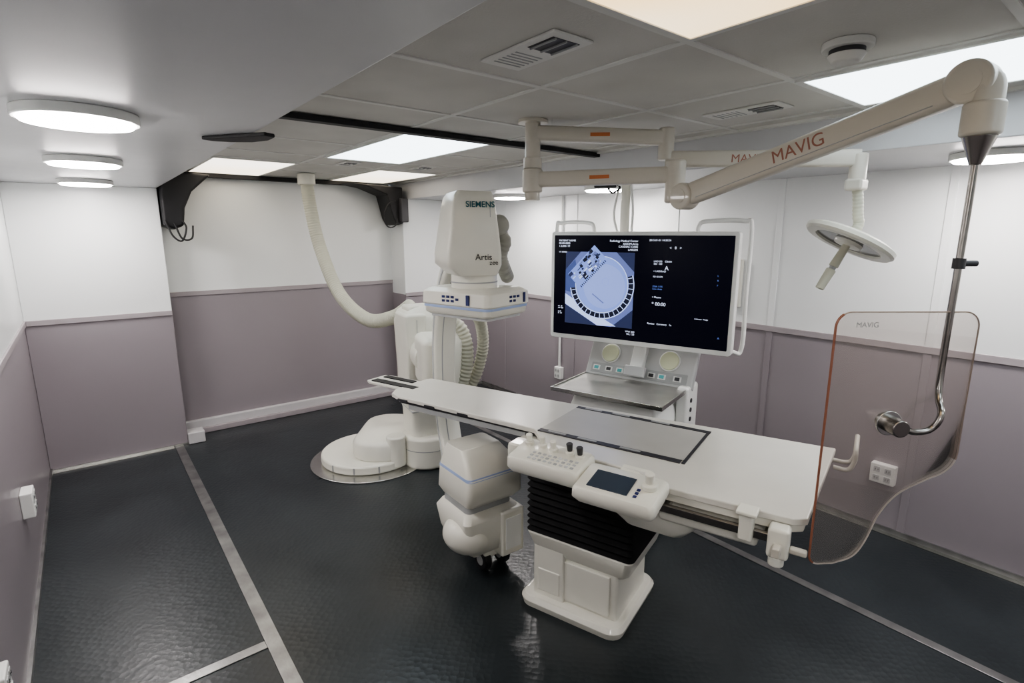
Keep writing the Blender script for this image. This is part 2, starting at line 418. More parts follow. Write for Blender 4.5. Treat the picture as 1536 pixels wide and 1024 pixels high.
box('column_side_cover', (-.12, -.06, .93), (.16, .27, .58), M_CREAM, CA, MCol, bev=.02)
box('column_side_cover_top', (-.10, -.02, 1.24), (.10, .16, .06), M_CREAM, CA, MCol, bev=.015)
box('column_seam', (-.115, -.197, .93), (.003, .004, .5), M_GREY, CA, MCol)
box('column_collar', (-.01, 0, .47), (.31, .33, .012), M_LGREY, CA, MCol, bev=.004)
box('column_label', (.10, -.185, 1.12), (.05, .004, .03), M_LGREY, CA, MCol)
loft('column_shoulder', [(.50, .13, -.12, .09, .12, .05), (1.0, .14, -.14, .10, .13, .05), (1.13, .13, -.10, .08, .10, .05)], M_CREAM, CA, MCol, bev=.01)
box('carriage', (-.02, 1.02, .93), (.22, .34, .36), M_CREAM, CA, MC, bev=.05)
cyl('carriage_pivot', (-.02, 1.05, .93), (-.02, 1.38, .93), .13, M_CREAM, CA, MC, bev=.01)
RC, ZC0 = .80, .93
arc = [(0, RC*math.cos(math.radians(a)), ZC0+RC*math.sin(math.radians(a))) for a in range(96, -97, -3)]
sec = rrect(0, 0, .068, .055, .015, 3)
sweep('c_arc', arc, sec, M_CREAM, CA, MC, ref=(1, 0, 0))
arc2 = [(0, (RC+.057)*math.cos(math.radians(a)), ZC0+(RC+.057)*math.sin(math.radians(a))) for a in range(90, -91, -3)]
sweep('c_arc_belt', arc2, rrect(0, 0, .04, .006, .002, 2), M_DARK, CA, MC, ref=(1, 0, 0))
for sx in (-1, 1):
    arc3 = [(sx*.069, RC*math.cos(math.radians(a)), ZC0+RC*math.sin(math.radians(a))) for a in range(80, -81, -4)]
    sweep('c_arc_groove', arc3, rrect(0, 0, .003, .012, .002, 2), M_LGREY, CA, MC, ref=(1, 0, 0))
arc4 = [(-.02, (RC-.056)*math.cos(math.radians(a)), ZC0+(RC-.056)*math.sin(math.radians(a))) for a in range(70, -71, -4)]
sweep('c_arc_inner_line', arc4, rrect(0, 0, .003, .002, .001, 2), M_GREY, CA, MC, ref=(1, 0, 0))
hxo = -.045
loft('detector_housing', [(1.60, hxo+.02, .0, .10, .13, .02), (1.65, hxo, .0, .135, .15, .02), (1.70, hxo, 0, .135, .15, .02), (1.80, hxo+.003, 0, .122, .145, .02), (1.93, hxo+.005, .0, .105, .135, .02), (1.975, hxo+.008, .0, .096, .125, .02), (1.995, hxo+.012, .0, .085, .115, .02)], M_CREAM, CA, MC, bev=.006, sharp=20)
box('housing_side_rib', (hxo+.078, -.1405, 1.82), (.003, .004, .22), M_GREY, CA, MC, rot=RX(-3.4))
cyl('detector_neck', (-.01, 0, 1.525), (-.01, 0, 1.615), .115, M_CREAM, CA, MC, bev=.012)
cyl('detector_neck_ring', (-.01, 0, 1.56), (-.01, 0, 1.566), .118, M_GREY, CA, MC)
loft('detector_body', [(1.40, 0, 0, .15, .20, .03), (1.412, 0, 0, .165, .215, .035), (1.45, 0, 0, .168, .218, .035), (1.455, 0, 0, .175, .225, .035), (1.515, 0, 0, .172, .222, .035), (1.535, 0, 0, .14, .19, .03)], M_CREAM, CA, MD, bev=.004, sharp=25)
loft('detector_stripe', [(1.437, 0, 0, .1700, .2200, .035), (1.449, 0, 0, .1700, .2200, .035)], M_BLUE, CA, MD, bev=0)
loft('detector_face', [(1.385, 0, 0, .14, .19, .02), (1.401, 0, 0, .14, .19, .02)], M_LGREY, CA, MD, bev=.002)
for i, (y, z) in enumerate([(.06, 1.495), (.03, 1.495), (0, 1.495), (.06, 1.475), (.03, 1.475), (0, 1.475), (-.03, 1.485)]):
    box('button_left_%d' % i, (-.176, y, z), (.004, .018, .012), M_NAVY, CA, MD, bev=.001)
for i, (x, z) in enumerate([(.0, 1.495), (.03, 1.495), (.06, 1.495), (0, 1.475), (.03, 1.475)]):
    box('button_front_%d' % i, (x, -.226, z), (.018, .004, .012), M_NAVY, CA, MD, bev=.001)
box('handle_left', (-.178, -.10, 1.485), (.008, .02, .05), M_NAVY, CA, MD, bev=.003)
box('handle_front', (.11, -.228, 1.485), (.014, .008, .05), M_NAVY, CA, MD, bev=.003)
text('brand_text', 'SIEMENS', .038, M_TEAL, CA, MC @ T(hxo+.03, -.139, 1.92) @ RX(90-3), bold=.0006)
text('series_text', 'Artis', .042, M_DARK, CA, MC @ T(hxo+.04, -.1525, 1.675) @ RX(90))
text('series_text_b', 'zee', .032, M_DARK, CA, MC @ T(hxo+.09, -.1535, 1.652) @ RX(90))
cyl('head_drive', (.145, .05, 1.84), (.145, .24, 1.84), .055, M_HOSEG, CA, MC, bev=.012)
sph('head_drive_cap', (.145, .05, 1.84), (.05, .03, .05), M_HOSEG, CA, MC)
hose('head_hose', [(.145, .10, 1.82), (.18, .08, 1.76), (.165, .10, 1.69), (.185, .12, 1.63), (.24, .2, 1.56)], .036, M_HOSEG, CA, MC)
MTb2 = T(1.53, 2.22) @ RZ(-2)
loft('collimator_housing', [(.42, .01, .01, .15, .14, .03), (.46, .01, 0, .172, .165, .03), (.58, .015, 0, .168, .16, .03), (.66, .01, .03, .14, .12, .03), (.70, .005, .05, .12, .09, .03)], M_CREAM, CA, MTb2, bev=.008, sharp=25)
loft('collimator_stripe', [(.575, .0148, 0, .1695, .1615, .03), (.589, .0145, .003, .1665, .157, .03)], M_BLUE, CA, MTb2, bev=0)
loft('tube_mid_joint', [(.38, 0, .01, .14, .13, .03), (.425, 0, .01, .14, .13, .03)], M_GREY, CA, MTb2, bev=.004)
loft('tube_housing', [(.11, .04, .02, .09, .09, .03), (.15, .02, .0, .15, .14, .04), (.24, .01, 0, .172, .16, .04), (.35, .0, .0, .178, .165, .03), (.385, 0, .01, .15, .14, .03)], M_CREAM, CA, MTb2, bev=.008, sharp=25)
sph('tube_nose', (-.11, -.05, .24), (.125, .13, .10), M_CREAM, CA, MTb2, rot=RY(20))
box('tube_side_cover', (.11, -.09, .235), (.15, .17, .26), M_CREAM, CA, MTb2, bev=.015)
box('tube_side_seam', (.11, -.176, .235), (.10, .004, .18), M_WHITE, CA, MTb2, bev=.001)
for q in (-.01, .11):
    cyl('bump_wheel', (q-.022, -.06, .062), (q+.022, -.06, .062), .06, M_BLACK, CA, MTb2, bev=.01)
    cyl('wheel_hub', (q-.025, -.06, .062), (q+.025, -.06, .062), .03, M_LGREY, CA, MTb2, bev=.004)
box('wheel_fork', (.05, -.05, .115), (.16, .11, .06), M_CREAM, CA, MTb2, bev=.01)
hose('side_hose_a', [(2.0, 3.5, 1.08), (2.12, 3.42, 1.15), (2.2, 3.36, 1.06), (2.22, 3.34, .85), (2.18, 3.38, .62)], .048, M_HOSE, CA, amp=.09, pitch=.03)
hose('side_hose_b', [(1.78, 2.95, 1.35), (2.05, 3.05, 1.30), (2.25, 3.2, 1.15), (2.33, 3.3, .9), (2.28, 3.4, .62), (2.08, 3.5, .5)], .042, M_HOSE, CA, amp=.09, pitch=.03)
hose('ceiling_supply_hose', [(1.65, 5.0, 2.26), (1.665, 4.98, 2.0), (1.70, 4.9, 1.66), (1.74, 4.62, 1.28), (1.80, 4.2, 1.10), (1.90, 3.92, 1.14), (1.96, 3.72, 1.25)], .055, M_HOSE, CA)
cyl('ceiling_hose_socket', (1.65, 5.0, 2.22), (1.65, 5.0, ZC-.004), .075, M_CREAM, CA, bev=.01)

# ---------------------------------------------------------------- patient table
TB = empty('patient_table', (1.82, 1.66, 0))
MT = T(1.82, 1.66) @ RZ(18)
top = [(-.175, 1.13), (-.15, 1.20), (-.08, 1.24), (.186, 1.24), (.215, 1.22), (.25, .2), (.32, -.98), (-.40, -.94), (-.43, -.90), (-.44, -.46), (-.37, -.36), (-.34, .06), (-.19, .22)]
prism('tabletop', top, .875, .90, M_CARBON, TB, MT, bev=.006)
prism('tabletop_underlayer', [(-.165, 1.12), (-.07, 1.225), (.18, 1.225), (.205, 1.2), (.235, .2), (-.165, .2)], .860, .875, M_DARK, TB, MT)
prism('tabletop_foot_edge', [(.238, .2), (.308, -.965), (-.395, -.93), (-.425, -.89), (-.43, -.46), (-.36, -.36), (-.33, .05), (-.19, .20)], .845, .875, M_CREAM, TB, MT, bev=.006)
prism('head_extension', [(-.05, 1.2), (-.05, 1.50), (-.03, 1.54), (.12, 1.54), (.135, 1.50), (.135, 1.2)], .882, .897, M_CARBON, TB, MT, bev=.004)
bb('head_slot_a', -.03, .02, 1.15, 1.5, .8975, .903, M_BLACK, TB, MT)
bb('head_slot_b', .07, .11, 1.25, 1.5, .8975, .903, M_BLACK, TB, MT)
bb('near_track', -.208, -.175, -.47, .19, .90, .905, M_DARK, TB, MT, bev=.002)
bb('far_track', .186, .217, -.49, .19, .90, .905, M_DARK, TB, MT, bev=.002)
bb('centre_pad', -.172, .186, -.475, .19, .90, .903, M_PAD, TB, MT)
bb('pad_end_line', -.205, .215, -.488, -.475, .90, .904, M_DARK, TB, MT)
for y in (-.3, -.1, .05): bb('track_slider', -.198, -.184, y, y+.09, .905, .907, M_GREY, TB, MT); bb('track_slider_far', .194, .208, y, y+.09, .905, .907, M_GREY, TB, MT)
for y in (.35, .62, .85, 1.05): bb('edge_clip', -.185, -.165, y, y+.07, .876, .888, M_DARK, TB, MT)
bb('foot_frame', -.38, .28, -.88, -.40, .79, .845, M_CREAM, TB, MT, bev=.015)
bb('carriage_frame', -.30, .24, -.45, .30, .76, .845, M_CREAM, TB, MT, bev=.015)
bb('long_rail_near', -.17, -.12, .28, 1.05, .835, .86, M_GREY, TB, MT)
bb('accessory_rail', -.455, -.435, -.90, -.47, .810, .838, M_DSTEEL, TB, MT, bev=.003)
bb('accessory_rail_far', .31, .33, -.9, .1, .83, .855, M_STEEL, TB, MT, bev=.003)
for y in (-.85, -.5): bb('rail_post', -.44, -.37, y, y+.03, .812, .835, M_STEEL, TB, MT)
loft('under_motor', [(.67, -.28, -.42, .09, .12, .05), (.72, -.28, -.42, .12, .16, .05), (.80, -.28, -.42, .12, .16, .05)], M_CREAM, TB, MT)
bb('side_cable_tray', -.42, -.36, -.80, -.46, .755, .805, M_CREAM, TB, MT, bev=.015)
bb('clamp_body_a', -.48, -.43, -.79, -.745, .80, .905, M_CREAM, TB, MT, bev=.010)
bb('clamp_lip_a', -.49, -.42, -.80, -.735, .895, .908, M_CREAM, TB, MT, bev=.005)
bb('clamp_body_b', -.49, -.43, -.90, -.835, .775, .88, M_CREAM, TB, MT, bev=.012)
cyl('clamp_knob', (-.465, -.865, .745), (-.465, -.865, .78), .024, M_CREAM, TB, MT, bev=.006)
bb('clamp_lever', -.53, -.49, -.88, -.855, .80, .835, M_CREAM2, TB, MT, bev=.006)
bb('clamp_bar', -.475, -.45, -.95, -.90, .80, .82, M_CREAM2, TB, MT, bev=.006)
tube('foot_handle', [(.28, -.97, .86), (.29, -1.03, .86), (.29, -1.05, .90), (.29, -1.05, .98)], .009, M_CREAM2, TB, MT)
tube('foot_handle_b', [(.20, -.98, .86), (.20, -1.03, .86), (.20, -1.05, .90), (.20, -1.05, .95), (.29, -1.05, .98)], .009, M_CREAM2, TB, MT)
MK1 = MT @ T(-.455, -.02, .895) @ RY(-9)
loft('console_keypad', [(-.045, 0, 0, .075, .155, .02), (-.02, 0, 0, .088, .165, .02), (.018, 0, 0, .085, .162, .02), (.028, 0, 0, .078, .155, .02)], M_CREAM, TB, MK1, bev=.004)
for i in range(9):
    for j in range(3):
        box('key', (-.055+j*.022, -.125+i*.024, .029), (.012, .014, .004), M_LGREY if (i+j) % 3 else M_GREY, TB, MK1, bev=.002)
for i, (x, y) in enumerate([(.04, .12), (.045, .06), (.03, .0), (.04, -.07), (.03, -.12)]):
    cyl('joystick_base_%d' % i, (x, y, .026), (x, y, .042), .019, M_CREAM, TB, MK1, bev=.004)
    cyl('joystick_%d' % i, (x, y, .04), (x, y, .075), .010, M_DARK if i > 2 else M_CREAM, TB, MK1, r2=.014, bev=.004)
box('console_bracket', (.10, 0, -.03), (.10, .14, .03), M_CREAM, TB, MK1, bev=.006)
MK2 = MT @ T(-.515, -.345, .885) @ RY(-11)
loft('console_touch', [(-.04, 0, 0, .08, .145, .02), (-.015, 0, 0, .095, .158, .02), (.015, 0, 0, .092, .155, .02), (.024, 0, 0, .085, .148, .02)], M_CREAM, TB, MK2, bev=.004)
box('touch_screen', (-.005, .03, .0255), (.105, .155, .003), pmat('screen_glass_dark', (.03, .045, .07), .12, coat=.5), TB, MK2)
cyl('console_dial', (.02, -.105, .022), (.02, -.105, .045), .028, M_CREAM, TB, MK2, bev=.006)
cyl('console_dial_top', (.02, -.105, .045), (.02, -.105, .085), .014, M_CREAM, TB, MK2, r2=.018, bev=.004)
for i in range(3): box('touch_key_%d' % i, (-.05+i*.02, -.075, .026), (.012, .012, .003), M_NAVY, TB, MK2)
box('touch_bracket', (.12, 0, -.03), (.12, .12, .03), M_CREAM, TB, MK2, bev=.006)
box('console_end_block', (-.36, .18, .865), (.09, .09, .075), M_CREAM, TB, MT, bev=.01)
secs = []
z = .395; i = 0
while z <= .745:
    h = (.228, .214)[i % 2]; secs.append((z, 0, -.03, h, h+.045, .03)); z += .0165; i += 1
loft('bellows', secs, M_BELL, TB, MT, bev=0, sharp=20)
bb('bellows_cap', -.22, .22, -.28, .23, .74, .762, M_DARK, TB, MT, bev=.01)
loft('pedestal_upper_shell', [(.27, .02, -.02, .195, .23, .03), (.30, .01, -.03, .21, .245, .03), (.385, 0, -.03, .228, .268, .03), (.395, 0, -.03, .222, .26, .03)], M_CREAM, TB, MT, bev=.004, sharp=25)
loft('pedestal_lower_shell', [(.05, .0, -.01, .185, .215, .015), (.30, .0, -.01, .185, .215, .015)], M_CREAM, TB, MT, bev=.006)
bb('pedestal_access_panel', -.196, -.180, -.19, .08, .07, .27, M_CREAM, TB, MT, bev=.004)
bb('pedestal_front_step', -.205, -.17, .04, .205, .05, .36, M_CREAM, TB, MT, bev=.008)
bb('pedestal_front_pad', -.21, -.18, .06, .18, .08, .2, M_CREAM, TB, MT, bev=.006)
loft('pedestal_base', [(0, 0, 0, .25, .26, .06), (.035, 0, 0, .26, .27, .07), (.055, 0, 0, .245, .255, .06)], M_CREAM, TB, MT, bev=.006)

# ---------------------------------------------------------------- monitor
MO = empty('medical_display_monitor', (2.71, 2.165, 1.45))
MM = T(2.71, 2.165) @ RZ(-71.4)
W, zb, zt = 1.20, 1.09, 1.81
zc = (zb+zt)/2
MF = MM @ T(0, 0, zc) @ RX(90)
prism('bezel', rrect(0, 0, W/2, (zt-zb)/2, .02), -.07, .0, M_WHITE, MO, MF, bev=.006)
M_SCR = emat('screen_black', (.0012, .0014, .006), 1.0); M_SCR.node_tree.nodes['Principled BSDF'].inputs['Roughness'].default_value = .25
M_SCR.node_tree.nodes['Principled BSDF'].inputs['Specular IOR Level'].default_value = .15
SW, SH = W-.05, (zt-zb)-.055
prism('screen', rrect(0, .004, SW/2, SH/2, .004), .0, .002, M_SCR, MO, MF)
def sx(u): return -SW/2+u*SW
def sy(v): return SH/2+.004-v*SH
E1 = emat('xray_field', (.14, .18, .44), .9); E2 = emat('xray_disc', (.22, .31, .74), 1.0)
E3 = emat('xray_bright', (.50, .60, .95), 1.15); E4 = emat('xray_dark', (.006, .008, .025), 1)
E5 = emat('xray_mid', (.022, .03, .085), 1); ET = emat('screen_text', (.6, .65, .8), 1.4); EB = emat('screen_text_blue', (.12, .2, .55), 1.1)
E6 = emat('xray_disc_inner', (.27, .36, .78), 1.0); E7 = emat('xray_left_dark', (.06, .09, .26), .9)
cx0, cy0 = sx(.285), sy(.52)
def poly(name, p, z, m): prism(name, p, z, z+.0004, m, MO, MF)
poly('xray_square', [(cx0-.24, cy0+.24), (cx0+.24, cy0+.24), (cx0+.24, cy0-.24), (cx0-.24, cy0-.24)], .002, E5)
hx = [(cx0-.13, cy0+.24), (cx0+.12, cy0+.24), (cx0+.24, cy0+.12), (cx0+.24, cy0-.12), (cx0+.10, cy0-.24), (cx0-.0, cy0-.24), (cx0-.24, cy0-.11), (cx0-.24, cy0+.12)]
poly('xray_collimated_field', hx, .0024, E1)
poly('xray_left_wedge', [(cx0-.24, cy0+.12), (cx0-.17, cy0+.19), (cx0-.12, cy0-.05), (cx0-.24, cy0-.02)], .0026, E7)
poly('xray_lower_wedge', [(cx0-.24, cy0-.04), (cx0-.24, cy0-.11), (cx0+.0, cy0-.24), (cx0+.13, cy0-.235), (cx0-.02, cy0-.16)], .0028, E3)
def pring(name, cx, cy, r0, r1, a0, a1, z, mat, n=60):
    vs = []; fs = []
    for i in range(n+1):
        a = math.radians(a0+(a1-a0)*i/n)
        vs += [(cx+r0*math.cos(a), cy+r0*math.sin(a), z), (cx+r1*math.cos(a), cy+r1*math.sin(a), z)]
        if i: fs.append((2*i-2, 2*i-1, 2*i+1, 2*i))
    mk(name, vs, fs, mat, MO, MF)
ccx, ccy = cx0+.02, cy0+.03
pring('xray_ring_outer', ccx, ccy, .219, .225, 188, 378, .0034, E3)
pring('xray_ring_dark', ccx, ccy, .188, .218, 188, 378, .0034, E4)
pring('xray_phantom', ccx, ccy, .001, .186, 0, 360, .0038, E2)
pring('xray_phantom_rim', ccx, ccy, .181, .186, 0, 360, .0042, E3)
pring('xray_phantom_inner', ccx+.02, ccy-.01, .001, .145, 0, 360, .0040, E6)
for i in range(20):
    a = math.radians(192+i*9.6)
    c, s = math.cos(a), math.sin(a)
    p = [(ccx+r*c-q*s, ccy+r*s+q*c) for r, q in ((.188, -.002), (.217, -.002), (.217, .002), (.188, .002))]
    prism('xray_tick', p, .0036, .0042, E3, MO, MF)
bl = MF @ T(ccx-.105, ccy+.115, 0) @ RZ(46)
box('phantom_block', (0, .0, .0046), (.27, .12, .0006), E2, MO, bl)
for i in range(54):
    box('phantom_block_part', (-.12+random.random()*.24, -.05+random.random()*.1, .005+i*.00001), (.006+random.random()*.03, .005+random.random()*.018, .0004), (E4, E3, E5, E1)[i % 4], MO, bl)
for i in range(18): box('phantom_teeth', (-.12+i*.014, -.066, .0052), (.006, .014, .0006), E4, MO, bl)
pring('phantom_spot', ccx+.03, ccy+.02, .022, .024, 0, 360, .0044, E2)
box('phantom_probe', (0, 0, .0046), (.10, .008, .0004), E1, MO, MF @ T(ccx-.02, ccy-.09, 0) @ RZ(-35))
tl = lambda u, v, body, s, m=ET, al='LEFT': text('screen_text', body, s, m, MO, MF @ T(sx(u), sy(v), .0035), al)
tl(.03, .06, 'PATIENT NAME\n00-00-0000\n1.2.840 / M', .018); tl(.03, .17, '1/1 SERIES', .014)
tl(.51, .06, 'Radiology Medical Center\nAXIOM-Artis\nCARDIAC CARE\nLARGER', .018, ET, 'RIGHT')
tl(.57, .05, '2013-01-01 14:30:24', .016)
tl(.68, .12, '<   8   >', .022); tl(.60, .24, 'LAO 0.0    CRAN\nSID  100', .015)
tl(.60, .33, '< LAO/RAO', .015); tl(.60, .38, 'FD 42 CM', .014); tl(.66, .31, 'A', .036)
tl(.60, .47, 'DSA 1 F/S\nLow dose', .015, EB); tl(.60, .57, '< Fluoro', .016); tl(.60, .64, '* 00:00', .030)
tl(.58, .82, 'Review   Coronary   1x', .016); tl(.83, .74, 'Collimator  Wedge', .010)
tl(.51, .92, 'WW 200\nWL 128', .016, ET, 'RIGHT'); tl(.03, .72, 'kV  70\nmA 400\n\nms 8\nD  2.0', .012, ET)
tl(.93, .35, 'L\n\nR\n\nF', .014, EB); tl(.95, .9, 'A', .018, EB)
box('rear_shell', (0, .10, zc), (.95, .08, .5), M_LGREY, MO, MM, bev=.02)
def loop(nm, x0, x1):
    ps = [(x0, .15, zt-.02), (x0, .15, zt+.03), (x0+(x1-x0)*.15, .15, zt+.06), (x0+(x1-x0)*.85, .15, zt+.06), (x1, .15, zt+.02), (x1, .15, zc), (x1, .15, zb+.03), (x1-(x1-x0)*.2, .12, zb+.01), (x0, .1, zb+.06)]
    tube(nm, ps, .013, M_WHITE, MO, MM)
loop('bumper_loop_right', .33, .63); loop('bumper_loop_left', -.36, -.64)
ox = -.17
box('mount_bracket', (ox, .17, zc), (.22, .10, .34), M_CREAM, MO, MM, bev=.02)
cyl('drop_tube', (ox, .22, zc), (ox, .22, ZS-.01), .030, M_CREAM, MO, MM, bev=.004)
tube('drop_cable_a', [(ox+.05, .22, zt), (ox+.06, .20, zt+.15), (ox+.03, .22, ZS-.01)], .008, M_WHITE, MO, MM)
tube('drop_cable_b', [(ox-.05, .22, zt), (ox-.07, .20, zt+.12), (ox-.04, .22, ZS-.01)], .008, M_WHITE, MO, MM)
cyl('ceiling_flange', (ox, .22, ZS-.03), (ox, .22, ZS), .08, M_CREAM, MO, MM, bev=.006)

# ---------------------------------------------------------------- equipment cart
CT = empty('equipment_cart', (2.57, 2.12, 0))
MK = T(2.57, 2.12) @ RZ(-74)
prism('steel_tray', rrect(0, 0, .355, .265, .02), .838, .85, M_TRAY, CT, MK, bev=.003)
for a in ((-.355, .355, -.268, -.26), (-.355, .355, .26, .268)): bb('tray_rim', *a, .832, .858, M_STEEL, CT, MK, bev=.002)
for a in ((-.36, -.352, -.268, .268), (.352, .36, -.268, .268)): bb('tray_rim_side', *a, .832, .858, M_STEEL, CT, MK, bev=.002)
loft('cabinet', [(.10, 0, .05, .30, .20, .03), (.70, 0, .05, .30, .20, .03), (.80, 0, .05, .27, .18, .03), (.832, 0, .05, .27, .18, .03)], M_WHITE, CT, MK, bev=.006)
for z in (.25, .42, .59): bb('drawer_front', -.27, .27, -.16, -.148, z-.075, z+.075, M_LGREY, CT, MK, bev=.004)
for z in (.29, .46, .63): bb('drawer_pull', -.08, .08, -.175, -.16, z-.006, z+.006, M_STEEL, CT, MK, bev=.003)
bb('side_column', .30, .375, .14, .35, .10, .87, M_WHITE, CT, MK, bev=.02)
for i, z in enumerate((.66, .72, .78)): cyl('side_socket_%d' % i, (.37, .2, z), (.381, .2, z), .014, M_DARK, CT, MK)
for sxx in (-.24, .24):
    for syy in (-.10, .2):
        cyl('caster', (sxx-.012, syy, .045), (sxx+.012, syy, .045), .045, M_DARK, CT, MK, bev=.006)
        bb('caster_fork', sxx-.02, sxx+.02, syy-.02, syy+.02, .06, .105, M_STEEL, CT, MK)
MP = MK @ T(0.01, .27, .955) @ RX(-28)
box('rear_console', (.0, .0, .0), (.74, .05, .27), M_LGREY, CT, MP, bev=.015)
box('rear_console_lower_panel', (0, -.027, -.08), (.66, .004, .07), M_GREY, CT, MP, bev=.001)
for xx in (-.21, .20):
    cyl('dial_ring', (xx, -.024, .03), (xx, -.034, .03), .068, M_WHITE, CT, MP, bev=.003)
    cyl('dial', (xx, -.03, .03), (xx, -.045, .03), .060, M_CREAMDISC, CT, MP, bev=.004)
for i, xx in enumerate((-.29, -.20, -.12, .1, .17, .27)):
    box('port_frame_%d' % i, (xx, -.030, -.08), (.05, .005, .034), M_WHITE, CT, MP, bev=.001)
    box('port_%d' % i, (xx, -.034, -.08), (.03, .006, .022), M_DARK if i % 2 else pmat('teal_port%d' % i, (.1, .4, .42), .5), CT, MP, bev=.001)
box('central_post', (.0, -.04, .02), (.09, .06, .24), M_WHITE, CT, MP, bev=.01)
box('central_plate', (.0, -.07, -.08), (.14, .03, .07), M_LGREY, CT, MP, bev=.008)

# ---------------------------------------------------------------- shield with spring arm
SHD = empty('radiation_shield_on_ceiling_arm', (1.74, 2.03, ZC))
cyl('ceiling_plate', (1.74, 2.03, ZC), (1.74, 2.03, ZC-.015), .07, M_CREAM2, SHD, bev=.004)
cyl('post', (1.74, 2.03, 1.955), (1.74, 2.03, ZC-.01), .036, M_CREAM2, SHD, bev=.004)
cyl('post_collar', (1.74, 2.03, 2.10), (1.74, 2.03, 2.15), .044, M_CREAM2, SHD, bev=.004)
J = Vector((1.985, .455, 2.205))
def arm(nm, a, b, h, w, mat, par):
    sweep(nm, [a, a.lerp(b, .02), a.lerp(b, .5), a.lerp(b, .98), b], rrect(0, 0, w, h, min(w, h)*.5, 3), mat, par, ref=(a-b).cross(Vector((0, 0, 1))).normalized())
arm('extension_arm', Vector((1.74, 2.03, 2.05)), Vector((2.07, 1.46, 2.05)), .035, .028, M_CREAM2, SHD)
cyl('post_bearing', (1.74, 2.03, 1.99), (1.74, 2.03, 2.10), .048, M_CREAM2, SHD, bev=.01)
cyl('elbow', (2.07, 1.46, 1.93), (2.07, 1.46, 2.11), .042, M_CREAM2, SHD, bev=.01)
EE = Vector((2.07, 1.46, 1.94))
d = (J-EE).normalized(); nrm = d.cross(Vector((0, 0, 1))).normalized()
if nrm.x > 0: nrm = -nrm
S = EE+d*.06
sweep('spring_arm', [S, S.lerp(J, .1), S.lerp(J, .5), S.lerp(J, .92), J], rrect(0, 0, .030, .044, .018, 4), M_CREAM2, SHD, ref=nrm)
sweep('spring_arm_groove', [S.lerp(J, .08)-Vector((0, 0, .028)), S.lerp(J, .92)-Vector((0, 0, .028))], rrect(0, 0, .0315, .0015, .001, 2), M_GREY, SHD, ref=nrm)
cyl('spring_arm_knuckle', S-nrm*.04, S+nrm*.04, .056, M_CREAM2, SHD, bev=.01)
cyl('spring_arm_head', J-nrm*.042, J+nrm*.042, .058, M_CREAM2, SHD, bev=.01)
cyl('knuckle_cap', S+nrm*.038, S+nrm*.042, .03, M_CREAM2, SHD)
cyl('head_cap', J+nrm*.040, J+nrm*.044, .034, M_CREAM2, SHD)
yv = nrm.cross(d)
text('arm_text', 'MAVIG', .062, M_LOGO, SHD, Matrix.Translation(S.lerp(J, .52)+nrm*.0305-Vector((0, 0, .016))) @ Matrix(((d.x, yv.x, nrm.x, 0), (d.y, yv.y, nrm.y, 0), (d.z, yv.z, nrm.z, 0), (0, 0, 0, 1))))
rx, ry = 1.972, .418
sweep('wrist_link', cat([J, J+Vector((0, -.03, -.01)), (rx, ry, 2.14), (rx, ry, 2.08)], 6), rrect(0, 0, .036, .036, .02, 3), M_CREAM2, SHD)
cyl('wrist_block', (rx, ry, 2.06), (rx, ry, 2.15), .048, M_CREAM2, SHD, bev=.01)
cyl('rod_cone', (rx, ry, 2.06), (rx, ry, 1.985), .040, M_DSTEEL, SHD, r2=.014, bev=.002)
Fd = Vector((.6225, .7826, 0)); Rd = Vector((.7826, -.6225, 0))
SF = 1.552
def sp(r, z, f=SF): return Fd*f+Rd*r+Vector((0, 0, z))
tube('suspension_rod', [(rx, ry, 2.0), (rx, ry, 1.7), (rx, ry, 1.36), sp(1.258, 1.28, 1.50), sp(1.235, 1.235, 1.50), sp(1.19, 1.225, 1.50), sp(1.15, 1.235, 1.50)], .0095, M_DSTEEL, SHD)
cyl('rod_stop', (rx, ry, 1.70), (rx, ry, 1.73), .016, M_DARK, SHD)
cyl('rod_knob', Vector((rx, ry, 1.715)), Vector((rx, ry, 1.715))+Rd*.05, .009, M_DARK, SHD)
cyl('clamp', sp(1.14, 1.237, SF-.065), sp(1.14, 1.237, SF+.02), .026, M_DSTEEL, SHD, bev=.004)
cyl('clamp_flange', sp(1.14, 1.237, SF-.012), sp(1.14, 1.237, SF-.004), .038, M_STEEL, SHD, bev=.002)
ol = []
def addarc(r, z, rad, a0, a1, n=8):
    for i in range(n+1):
        a = math.radians(a0+(a1-a0)*i/n); ol.append((r+rad*math.cos(a), z+rad*math.sin(a)))
addarc(.995, 1.530, .045, 180, 90); addarc(1.325, 1.530, .045, 90, 0)
curve = cat([(1.370, 1.25, 0), (1.371, 1.17, 0), (1.368, 1.115, 0), (1.34, 1.075, 0), (1.28, 1.045, 0), (1.205, 1.0, 0), (1.155, .93, 0), (1.125, .84, 0), (1.09, .785, 0), (1.03, .760, 0)], 5)
ol += [(v.x, v.y) for v in curve]
addarc(.983, .788, .03, 270, 180)
Mpl = Matrix(((Rd.x, 0, -Fd.x, Fd.x*SF), (Rd.y, 0, -Fd.y, Fd.y*SF), (0, 1, 0, 0), (0, 0, 0, 1)))
prism('acrylic_pane', ol, -.003, .003, M_GLASS, SHD, Mpl)
pts3 = [sp(r, z) for r, z in ol]
il = next(i for i, q in enumerate(ol) if q[1] < 1.12)
sweep('pane_edge_left', pts3[-6:]+pts3[:6], circ(.0038, 8), M_EDGE_R, SHD)
sweep('pane_edge_top', pts3[5:il+1], circ(.0022, 8), M_EDGE_T, SHD)
sweep('pane_edge_lower', pts3[il:-5], circ(.0027, 8), M_EDGE_W, SHD)
text('pane_text', 'MAVIG', .022, M_GREY, SHD, Mpl @ T(1.04, 1.53, .004))

